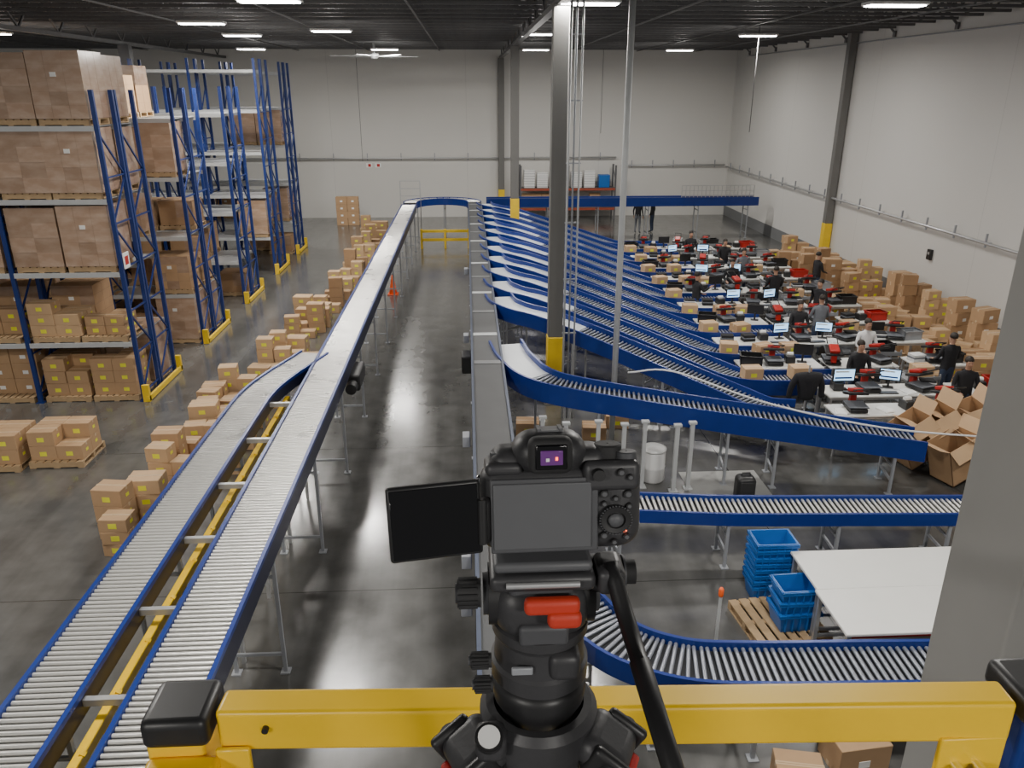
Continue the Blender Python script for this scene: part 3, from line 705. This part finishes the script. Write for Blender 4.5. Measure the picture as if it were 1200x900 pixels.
for i in range(1,8): dup(crt,(4.28+U(-.006,.006),9.55,.095*i if i<6 else .095*i+.03),U(-.02,.02))
for i in range(3): dup(crt,(4.33,8.72,.14+.18*i),U(-.03,.03)+(0 if i%2 else .05),label='blue plastic crate on a wooden pallet')
PAL.rotation_euler=(0,0,.12)
lp=thing('signal_post','thin grey post topped with an orange signal lamp','signal light',(3.21,8.5,0))
part('pole',MB().cyl((0,0,0),(0,0,.78),.022,PALE,10).cyl((0,0,0),(0,0,.02),.08,PALE,14),lp,local=True)
part('lamp',MB().lathe([(.03,.78),(.034,.8),(.034,.88),(.02,.91),(.001,.91)],ORANGE,14),lp,'orange-red signal lens',local=True)
sp=thing('portable_speaker','black rounded portable speaker standing on the floor','speaker',(4.84,12.25,0))
part('cabinet',MB().rbox((0,0,.3),(.34,.3,.56),BLACK,.09,4),sp,local=True); part('grille',MB().rbox((0,-.145,.3),(.26,.03,.42),RUBBER,.03,2),sp,local=True); part('handle',MB().tube([(-.08,0,.57),(-.07,0,.63),(.07,0,.63),(.08,0,.57)],.014,BLACK),sp,local=True)
dr=thing('plastic_drum','white plastic drum standing by the support posts','drum',(3.42,13.3,0))
part('drum_body',MB().lathe([(.2,0),(.225,.03),(.225,.28),(.232,.3),(.225,.32),(.225,.6),(.21,.64)],WHT,24),dr,local=True); part('lid',MB().lathe([(.235,.63),(.235,.67),(.2,.68),(.001,.68)],WHT,24),dr,local=True)
thing('floor_light_patch','thin pale plate standing in for a lit patch of floor','light patch',(4.75,13.05,0),MB().rbox((4.75,13.05,.006),(1.5,1.0,.01),LITPATCH,.004,1))  # thin pale plate, its colour paints a patch of light on the concrete
g='cartons under the curved conveyor'
carton(3,4.15,6.5,0,.1,g,'brown carton beneath the curved conveyor'); carton(0,3.4,6.2,0,-.2,g,'brown carton beneath the curved conveyor')
for x,y in ((1.2,15.6),(2.6,15.3),(3.2,15.9)): carton(0,x,y,0,U(-.4,.4),'cartons under the lanes','brown carton on the floor under a blue lane')

# ---------------- people ----------------
def skinmesh(J,E,root,parts):
    me=bpy.data.meshes.new('b'); names=list(J); idx={n:i for i,n in enumerate(names)}
    me.from_pydata([J[n][0] for n in names],[(idx[a],idx[b]) for a,b in E],[])
    o=bpy.data.objects.new('tmp',me); COL.objects.link(o)
    md=o.modifiers.new('s','SKIN'); 
    for n in names:
        r=J[n][1]; sv=me.skin_vertices[0].data[idx[n]]; sv.radius=r if isinstance(r,tuple) else (r,r); sv.use_root=(n==root)
    sb=o.modifiers.new('u','SUBSURF'); sb.levels=1
    bpy.context.view_layer.update()
    dg=bpy.context.evaluated_depsgraph_get(); m2=bpy.data.meshes.new_from_object(o.evaluated_get(dg)); bpy.data.objects.remove(o)
    m2.materials.clear()
    for p in parts: m2.materials.append(p[0])
    for f in m2.polygons:
        f.use_smooth=True; c=f.center; f.material_index=0
        for i,(mm,test) in enumerate(parts):
            if test(c): f.material_index=i;break
    return m2
def person(x,y,rz,top,bot,label,pose='work',z=0,sc=1.0):
    J={'pel':((0,0,.95),(.15,.11)),'sp':((0,.01,1.15),(.135,.1)),'ch':((0,0,1.34),(.165,.11)),'nb':((0,-.01,1.47),.065),'nk':((0,.0,1.53),.052),'jw':((0,.025,1.59),(.065,.07)),'hd':((0,.01,1.67),(.078,.092)),'tp':((0,0,1.75),(.055,.065)),'ns':((0,.105,1.635),.012)}
    E=[('pel','sp'),('sp','ch'),('ch','nb'),('nb','nk'),('nk','jw'),('jw','hd'),('hd','tp'),('jw','ns')]
    for s,t in ((-1,'l'),(1,'r')):
        if pose=='work': el=(s*.25,.06,1.14);wr=(s*.19,.28,1.06);pa=(s*.18,.35,1.05);fd=Vector((0,.08,-.02))
        elif pose=='stand': el=(s*.25,-.03,1.13);wr=(s*.26,.06,.9);pa=(s*.26,.09,.83);fd=Vector((0,.015,-.085))
        else: el=(s*.27,.1,1.2 if s>0 else 1.13);wr=(s*.2,.34,1.3 if s>0 else 1.0);pa=(s*.19,.41,1.33 if s>0 else .97);fd=Vector((0,.08,.02))
        J.update({'sh'+t:((s*.18,0,1.41),.062),'el'+t:(el,.043),'wr'+t:(wr,.027),'pa'+t:(pa,(.038,.02))})
        E+=[('ch','sh'+t),('sh'+t,'el'+t),('el'+t,'wr'+t),('wr'+t,'pa'+t)]
        for q in range(4):
            p=Vector(pa)+Vector((s*(-.027+.018*q),0,0))+fd*(1.0-.1*abs(q-1.5)); J['f%d'%q+t]=(tuple(p),.009); E.append(('pa'+t,'f%d'%q+t))
        J['th'+t]=((pa[0]-s*.05,pa[1]+.02,pa[2]+.01),.011);E.append(('wr'+t,'th'+t))
        st=.05*s if pose!='stand' else 0
        J.update({'hp'+t:((s*.09,0,.86),.092),'kn'+t:((s*.11,.02+st,.48),.062),'an'+t:((s*.12,-.02+st,.09),.042),'to'+t:((s*.13,.13+st,.04),(.04,.035))})
        E+=[('pel','hp'+t),('hp'+t,'kn'+t),('kn'+t,'an'+t),('an'+t,'to'+t)]
    hands=[Vector(J['pal'][0]),Vector(J['par'][0])]
    me=skinmesh(J,E,'pel',[(SKIN,lambda c:c.z>1.5 or min((c-h).length for h in hands)<.1),(BLACK,lambda c:c.z<.1),(bot,lambda c:c.z<.93),(top,lambda c:True)])
    r=bpy.data.objects.new('person',me); COL.objects.link(r); r.location=(x,y,z); r.rotation_euler=(0,0,rz); r.scale=(sc,sc,sc)
    r['label']=label; r['category']='person'; r['group']='warehouse workers'
    hm=MB(); M=Matrix.Translation((0,-.018,1.70))@Matrix.Diagonal((.088,.1,.092,1))
    hm.lathe([(.001,1),(.5,.87),(.8,.6),(.97,.2),(1,-.1),(.9,-.45)],HAIR,16,M); part('hair',hm,r,local=True)
    for s in (-1,1): part('eye',MB().lathe([(.001,.008),(.008,0),(.001,-.008)],BLACK,8,Matrix.Translation((s*.03,.093,1.655))),r,local=True)
    return r
RY=rowsY
P_=[(10.42,15.0,2.9,CLB,JEAN,'person in black clothes standing behind a packing table','work'),
(10.35,RY[4]-.62,2.2,CLB,JEAN,'person in a black top standing beside a packing table','stand'),
(7.0,RY[4]-.35+.93,-1.3,CLB,CLG,'person in a black t-shirt reaching over a packing lane','reach'),
(8.75,RY[2]+.62,3.1,CLB,JEAN,'person in black working at a packing table','work'),
(9.7,RY[1]+.62,3.14,CLW,JEAN,'person in a white shirt working at a packing table','work'),
(9.6,RY[3]-.62,0,CLG,JEAN,'person in a grey top working at a packing table','work'),
(8.7,RY[5]+.62,3.0,CLB,JEAN,'person in a dark top working at a packing table','work'),
(9.57,40.9,1.0,CLB,JEAN,'person in dark clothes standing near the rear conveyor','stand'),
(8.75,40.6,-.6,CLB,CLG,'person in dark clothes talking near the rear conveyor','stand'),
(9.7,RY[6]+.62,3.0,CLG,JEAN,'person in grey reaching over a packing table','reach'),
(9.6,RY[7]+.62,3.1,CLB,JEAN,'person in a dark top working at a far packing table','work'),
(8.7,RY[0]+.75,3.1,CLB,JEAN,'person in a black top working behind glowing monitors','work'),
(9.7,RY[5]-.62,0,CLB,JEAN,'person in a dark top bending over a heat press','work'),
(12.05,RY[6]-.2,-1.4,CLB,JEAN,'person in black facing a side table','work'),
(11.1,RY[1]-.62,0,CLB,JEAN,'person in a black top working at a side table','work'),
(8.8,RY[8]+.62,3.1,CLB,JEAN,'person in a dark top standing at a far table','work')]
for p in P_: person(p[0],p[1],p[2],p[3],p[4],p[5],p[6])
def garment(x,y,label,z=.0):
    J={'a':((0,0,.75),(.2,.12)),'b':((0,0,1.05),(.2,.13)),'c':((0,0,1.3),(.2,.12)),'n':((0,0,1.43),.09),'l1':((-.24,0,1.32),.085),'l2':((-.34,.03,1.05),.075),'l3':((-.36,.05,.78),.06),'r1':((.24,0,1.32),.085),'r2':((.34,.03,1.05),.075),'r3':((.36,.05,.78),.06)}
    E=[('a','b'),('b','c'),('c','n'),('c','l1'),('l1','l2'),('l2','l3'),('c','r1'),('r1','r2'),('r2','r3')]
    r=thing('garment_stand',label,'garment stand',(x,y,z),group='garment stands')
    o=bpy.data.objects.new('jacket',skinmesh(J,E,'b',[(CLB,lambda c:True)])); COL.objects.link(o); o.parent=r
    part('stand',MB().cyl((0,0,.02),(0,0,1.55),.02,GALV,8).cyl((0,0,0),(0,0,.03),.22,GALV,16),r,local=True)
garment(7.15,15.3,'black hooded jacket displayed on a steel stand'); garment(11.2,14.6,'black hooded jacket hung on a steel stand')
for t in CT: erase(t)

# ---------------- mezzanine railing ----------------
rl=thing('safety_railing','bright yellow painted steel railing with capped posts','railing',(-.5,1.1,4.9))
A=Vector((-.455,1.13,5.946));B=Vector((.935,1.055,5.965))
ang=math.atan2(B.y-A.y,B.x-A.x); mid=(A+B)/2; tl=math.atan2(B.z-A.z,(B-A).length)
MR=Matrix.Translation(mid)@Matrix.Rotation(ang,4,'Z')@Matrix.Rotation(-tl,4,'Y')
part('top_rail',MB().rbox((0,0,0),((B-A).length,.062,.086),YEL,.009,3,M=MR),rl)
part('mid_rail',MB().rbox((0,0,-.5),((B-A).length,.05,.08),YEL,.009,3,M=MR),rl)
part('post',MB().rbox((-.53,1.14,5.42),(.10,.10,1.04),YEL,.01,3),rl)
part('post_cap',MB().rbox((-.52,1.13,5.965),(.115,.115,.06),BLACK,.015,3),rl,'black plastic post cap')
part('bracket',MB().rbox((-.515,1.06,5.86),(.125,.06,.10),YEL,.01,2).rbox((-.43,1.09,5.86),(.06,.012,.12),YEL,.004,1),rl,'yellow clamp bracket')
part('post',MB().rbox((1.01,1.08,5.43),(.11,.11,1.06),BLUE,.01,3),rl,'blue painted post')
part('post_cap',MB().rbox((1.01,1.08,5.985),(.125,.125,.055),BLACK,.015,3),rl,'black plastic post cap')
fl=part('flange',MB().rbox((.87,1.03,5.885),(.12,.012,.10),YEL,.004,2),rl,'yellow bolted flange')
for x in (.845,.885): part('bolt',MB().cyl((x,1.0,5.875),(x,1.03,5.875),.011,CHROME,12).cyl((x,.988,5.875),(x,1.002,5.875),.017,CHROME,6),fl,'chrome bolt head')
part('rivet',MB().cyl((-.37,1.085,5.957),(-.37,1.097,5.957),.006,BLACK,10),rl)

# ---------------- tripod ----------------
tx,ty=.062,.635
TC=Matrix.Translation((tx,ty,0))
tp=thing('tripod','black video tripod with fluid head and long pan handle','tripod',(tx,ty,4.9))
hb=part('fluid_head',MB().lathe([(.03,6.455),(.043,6.456),(.048,6.460),(.048,6.476),(.045,6.479),(.043,6.505),(.044,6.508),(.047,6.512),(.047,6.522),(.038,6.527),(.036,6.55)],CAMBLK,40,TC,sharp=True).rbox((tx,ty,6.545),(.092,.080,.062),CAMBLK,.026,6)
 .cyl((tx-.050,ty,6.548),(tx+.050,ty,6.548),.029,BLACK,32).cyl((tx-.055,ty,6.548),(tx+.055,ty,6.548),.020,CAMGR2,28).rbox((tx,ty-.041,6.530),(.046,.010,.022),CAMGR2,.004,2).rbox((tx-.02,ty-.0455,6.493),(.02,.004,.008),LEGM,.001,1).rbox((tx+.02,ty-.035,6.495),(.03,.03,.03),CAMBLK,.008,3),tp)
for (dx,dy,z,r,l) in ((-.068,-.01,6.556,.0135,.022),(-.058,-.03,6.494,.007,.020),(-.056,-.035,6.470,.007,.018)):
    mb=MB().cyl((tx+dx-l/2,ty+dy,z),(tx+dx+l/2,ty+dy,z),r,RUBBER,20).cyl((tx+dx-l/2-.002,ty+dy,z),(tx+dx-l/2,ty+dy,z),r*.7,CAMGR2,20)
    for q in range(14):
        a=q*math.pi/7; mb.cbox((tx+dx-l*.05,ty+dy+math.cos(a)*r,z+math.sin(a)*r),(l*.8,.002,.002),RUBBER)
    part('knob',mb,hb)
part('quick_release_plate',MB().rbox((tx-.002,ty-.014,6.606),(.088,.070,.010),CAMGRY,.004,2).rbox((tx-.002,ty-.012,6.590),(.094,.078,.016),CAMBLK,.005,2).cyl((tx-.035,ty-.053,6.592),(tx+.03,ty-.053,6.592),.003,GALV,8).rbox((tx-.002,ty-.008,6.576),(.06,.06,.02),CAMGR2,.006,2),tp)
part('locking_lever',MB().rbox((tx+.006,ty-.051,6.569),(.050,.013,.016),ORED,.005,3).rbox((tx+.017,ty-.055,6.557),(.031,.013,.017),ORED,.006,3),tp,'orange-red locking tab')
part('handle_mount',MB().cyl((tx+.045,ty-.01,6.574),(tx+.074,ty-.01,6.574),.018,BLACK,24).cyl((tx+.074,ty-.01,6.574),(tx+.088,ty-.01,6.574),.012,RUBBER,10).cyl((tx+.076,ty-.01,6.574),(tx+.078,ty-.01,6.574),.016,CAMGR2,24).rbox((tx+.060,ty-.028,6.586),(.026,.04,.026),CAMBLK,.007,3),tp)
h0=Vector((tx+.060,ty-.034,6.600)); h1=Vector((tx+.114,ty-.25,6.425)); h2=h0.lerp(h1,.12)+Vector((0,0,-.004))
part('pan_handle',MB().tube([h0,h0.lerp(h2,.5),h2,h2.lerp(h1,.2),h2.lerp(h1,.201),h2.lerp(h1,.6),h1],[.0078,.0078,.0078,.0078,.0090,.0092,.0092],BLACK,18),tp,'long straight thick black pan handle')
part('bowl',MB().lathe([(.02,6.40),(.036,6.41),(.046,6.43),(.048,6.448),(.044,6.456),(.03,6.458)],BLACK,36,TC),tp)
cr=part('crown',MB().lathe([(.03,6.33),(.05,6.34),(.060,6.385),(.060,6.412),(.054,6.420),(.046,6.42)],CAMBLK,36,TC,sharp=True).rbox((tx-.05,ty-.05,6.415),(.03,.03,.03),CAMBLK,.008,2),tp)
Mb=Matrix.Translation((tx-.052,ty-.062,6.432))@Matrix.Rotation(.5,4,'X')
part('bubble_level',MB().cyl((0,0,-.008),(0,0,.0),.0135,BLACK,20,M=Mb).cyl((0,0,0),(0,0,.002),.0105,LABW,20,M=Mb),cr,'round pale bubble level')
for ai,a in enumerate((math.radians(205),math.radians(335),math.radians(90))):
    d=Vector((math.cos(a),math.sin(a),0)); s=Vector((-d.y,d.x,0)); top=Vector((tx,ty,6.385))+d*.06; bot=Vector((tx,ty,4.915))+d*.52
    mb=MB(); RM=Matrix.Translation(top+d*.012)@Matrix.Rotation(a,4,'Z')@Matrix.Rotation(.5,4,'Y')
    mb.rbox((0,0,0),(.056,.062,.036),CAMBLK,.016,5,M=RM).rbox((.01,-.027,.002),(.045,.012,.036),BLACK,.0055,3,M=RM).rbox((.01,.027,.002),(.045,.012,.036),BLACK,.0055,3,M=RM).cyl((.012,-.038,.004),(.012,.038,.004),.010,CAMGR2,14,M=RM)
    lg=part('leg',mb.tube([top+s*.02,top.lerp(bot,.55)+s*.018],.011,BLACK,12).tube([top-s*.02,top.lerp(bot,.55)-s*.018],.011,BLACK,12).tube([top.lerp(bot,.1),bot],.010,CAMBLK,12),tp)
    part('leg_lock',MB().rbox((.032,0,-.006),(.012,.03,.016),RED,.004,2,M=RM),lg,'red leg lock')
    part('foot',MB().lathe([(.001,0),(.03,0),(.03,.015),(.015,.03)],RUBBER,14,Matrix.Translation(bot-Vector((0,0,.015)))),lg)

# ---------------- camera on tripod ----------------
cm=thing('mirrorless_camera','black mirrorless camera seen from behind with flipped out screen','camera',(.077,.612,6.613))
cm.rotation_euler=(math.radians(-11),0,math.radians(1)); cm.scale=(1,1,.9)
b=MB().rbox((-.003,0,.045),(.138,.044,.090),CAMBLK,.020,6)
b.rbox((.050,.008,.046),(.044,.062,.092),CAMBLK,.021,6)
b.rbox((-.010,-.001,.099),(.066,.048,.042),CAMBLK,.020,6).rbox((-.010,.004,.090),(.104,.040,.028),CAMBLK,.0135,5)
b.rbox((.043,-.019,.078),(.050,.014,.030),CAMBLK,.0065,4)
b.rbox((-.05,-.002,.086),(.034,.036,.014),CAMBLK,.006,4)
body=part('body',b,cm,local=True)
part('screen_bay',MB().rbox((-.016,-.0225,.041),(.094,.003,.074),CAMGR2,.0014,2).rbox((-.018,-.0245,.041),(.086,.003,.066),CAMGRY,.0014,2),cm,'recessed matte grey panel',local=True)
ey=part('eyepiece',MB().rbox((-.012,-.032,.104),(.038,.018,.036),RUBBER,.008,4).rbox((-.012,-.0415,.104),(.027,.003,.024),GLASS,.0014,2),cm,'black rubber eyecup',local=True)
part('viewfinder_glass',MB().rbox((-.012,-.0435,.104),(.019,.002,.014),EYE,.0009,2).box(-.017,-.014,-.0452,-.0445,.101,.104,LABW).box(-.009,-.007,-.0452,-.0445,.102,.105,REDL),ey,'purple lit viewfinder glass',local=True)
def btn(x,z,r,y=-.023,l=None,m=None,n=18): part('button',MB().cyl((x,y+.003,z),(x,y-.0035,z),r,m or BLACK,n,r2=r*.88).cyl((x,y-.0036,z),(x,y-.0038,z),r*.55,CAMGRY,n),cm,l,local=True)
for x,z,r in ((.036,.061,.0042),(.046,.056,.0030),(.057,.060,.0045),(.036,.051,.003),(.058,.048,.003),(.036,.019,.004),(.045,.012,.0032),(.056,.017,.0035),(.050,.083,.004),(.058,.078,.0032)):
    btn(x,z,r,-.0225 if z<.065 else -.0265)
part('joystick',MB().cyl((.030,-.025,.082),(.030,-.034,.082),.0055,RUBBER,18),cm,local=True)
Mw=Matrix.Translation((.046,-.022,.035))@Matrix.Rotation(math.pi/2,4,'X')
wh=part('control_wheel',MB().lathe([(.0145,0),(.0148,.003),(.013,.0055),(.0085,.005),(.0082,.003),(.001,.003)],BLACK,40,Mw,sharp=True),cm,'ridged round control wheel',local=True)
mb=MB()
for q in range(32):
    a=q*math.pi/16; mb.cbox((math.cos(a)*.0140,math.sin(a)*.0140,.0035),(.0014,.0010,.004),CAMGR2,Mw)
part('ridge_ring',mb,wh,local=True,kind='stuff')
part('set_button',MB().lathe([(.0065,.003),(.0065,.0055),(.001,.0058)],CAMGRY,24,Mw),wh,local=True)
part('status_light',MB().cyl((.054,-.0215,.024),(.054,-.0262,.024),.0018,REDL,12),cm,'glowing red light',local=True)
mb=MB().lathe([(.0125,.086),(.0125,.103),(.011,.1045),(.001,.1045)],RUBBER,30,Matrix.Translation((.043,.0,0)),sharp=True)
part('mode_dial',mb,cm,local=True)
part('rear_dial',MB().lathe([(.009,.085),(.009,.098),(.008,.099),(.001,.099)],CAMGR2,24,Matrix.Translation((.058,-.010,0)),sharp=True),cm,local=True)
part('power_dial',MB().lathe([(.010,.088),(.010,.099),(.009,.100),(.001,.100)],CAMGR2,24,Matrix.Translation((-.052,0,0)),sharp=True),cm,local=True)
part('hot_shoe',MB().box(-.018,.0,-.008,.010,.1185,.1210,CAMGRY).box(-.02,-.017,-.008,.010,.1185,.1225,CAMGRY).box(-.001,.002,-.008,.010,.1185,.1225,CAMGRY),cm,local=True)
for s in (-1,1): part('strap_lug',MB().rbox((s*.068-.001,0,.070),(.010,.006,.012),CHROME,.002,2),cm,local=True)
Ms=Matrix.Translation((-.111,-.026,.041))@Matrix.Rotation(math.radians(8),4,'Z')@Matrix.Rotation(math.radians(-2),4,'Y')
sc=part('flip_screen',MB().rbox((0,0,0),(.080,.008,.074),BLACK,.003,3,M=Ms).rbox((0,-.0042,0),(.075,.001,.068),GLASS,.0004,1,M=Ms),cm,'glossy black flipped out screen',local=True)
part('hinge',MB().rbox((-.068,-.021,.038),(.010,.012,.044),BLACK,.004,2).cyl((-.070,-.025,.016),(-.070,-.025,.060),.0045,BLACK,12),sc,local=True)
part('lens',MB().cyl((-.01,.02,.045),(-.01,.06,.045),.036,CAMBLK,32).cyl((-.01,.06,.045),(-.01,.12,.045),.039,RUBBER,32).cyl((-.01,.118,.045),(-.01,.1205,.045),.03,GLASS,28),cm,local=True)

# ---------------- world & camera ----------------
w=bpy.data.worlds.new('World'); bpy.context.scene.world=w; w.use_nodes=True
bg=w.node_tree.nodes['Background']; bg.inputs[0].default_value=(.95,.94,.92,1); bg.inputs[1].default_value=.22
cd=bpy.data.cameras.new('Camera'); co=bpy.data.objects.new('Camera',cd); COL.objects.link(co)
co.location=CAM; co.rotation_euler=(math.radians(90-20.55),0,math.radians(-3.15)); cd.sensor_width=36; cd.lens=27.6; cd.clip_start=.05; cd.clip_end=200
bpy.context.scene.camera=co
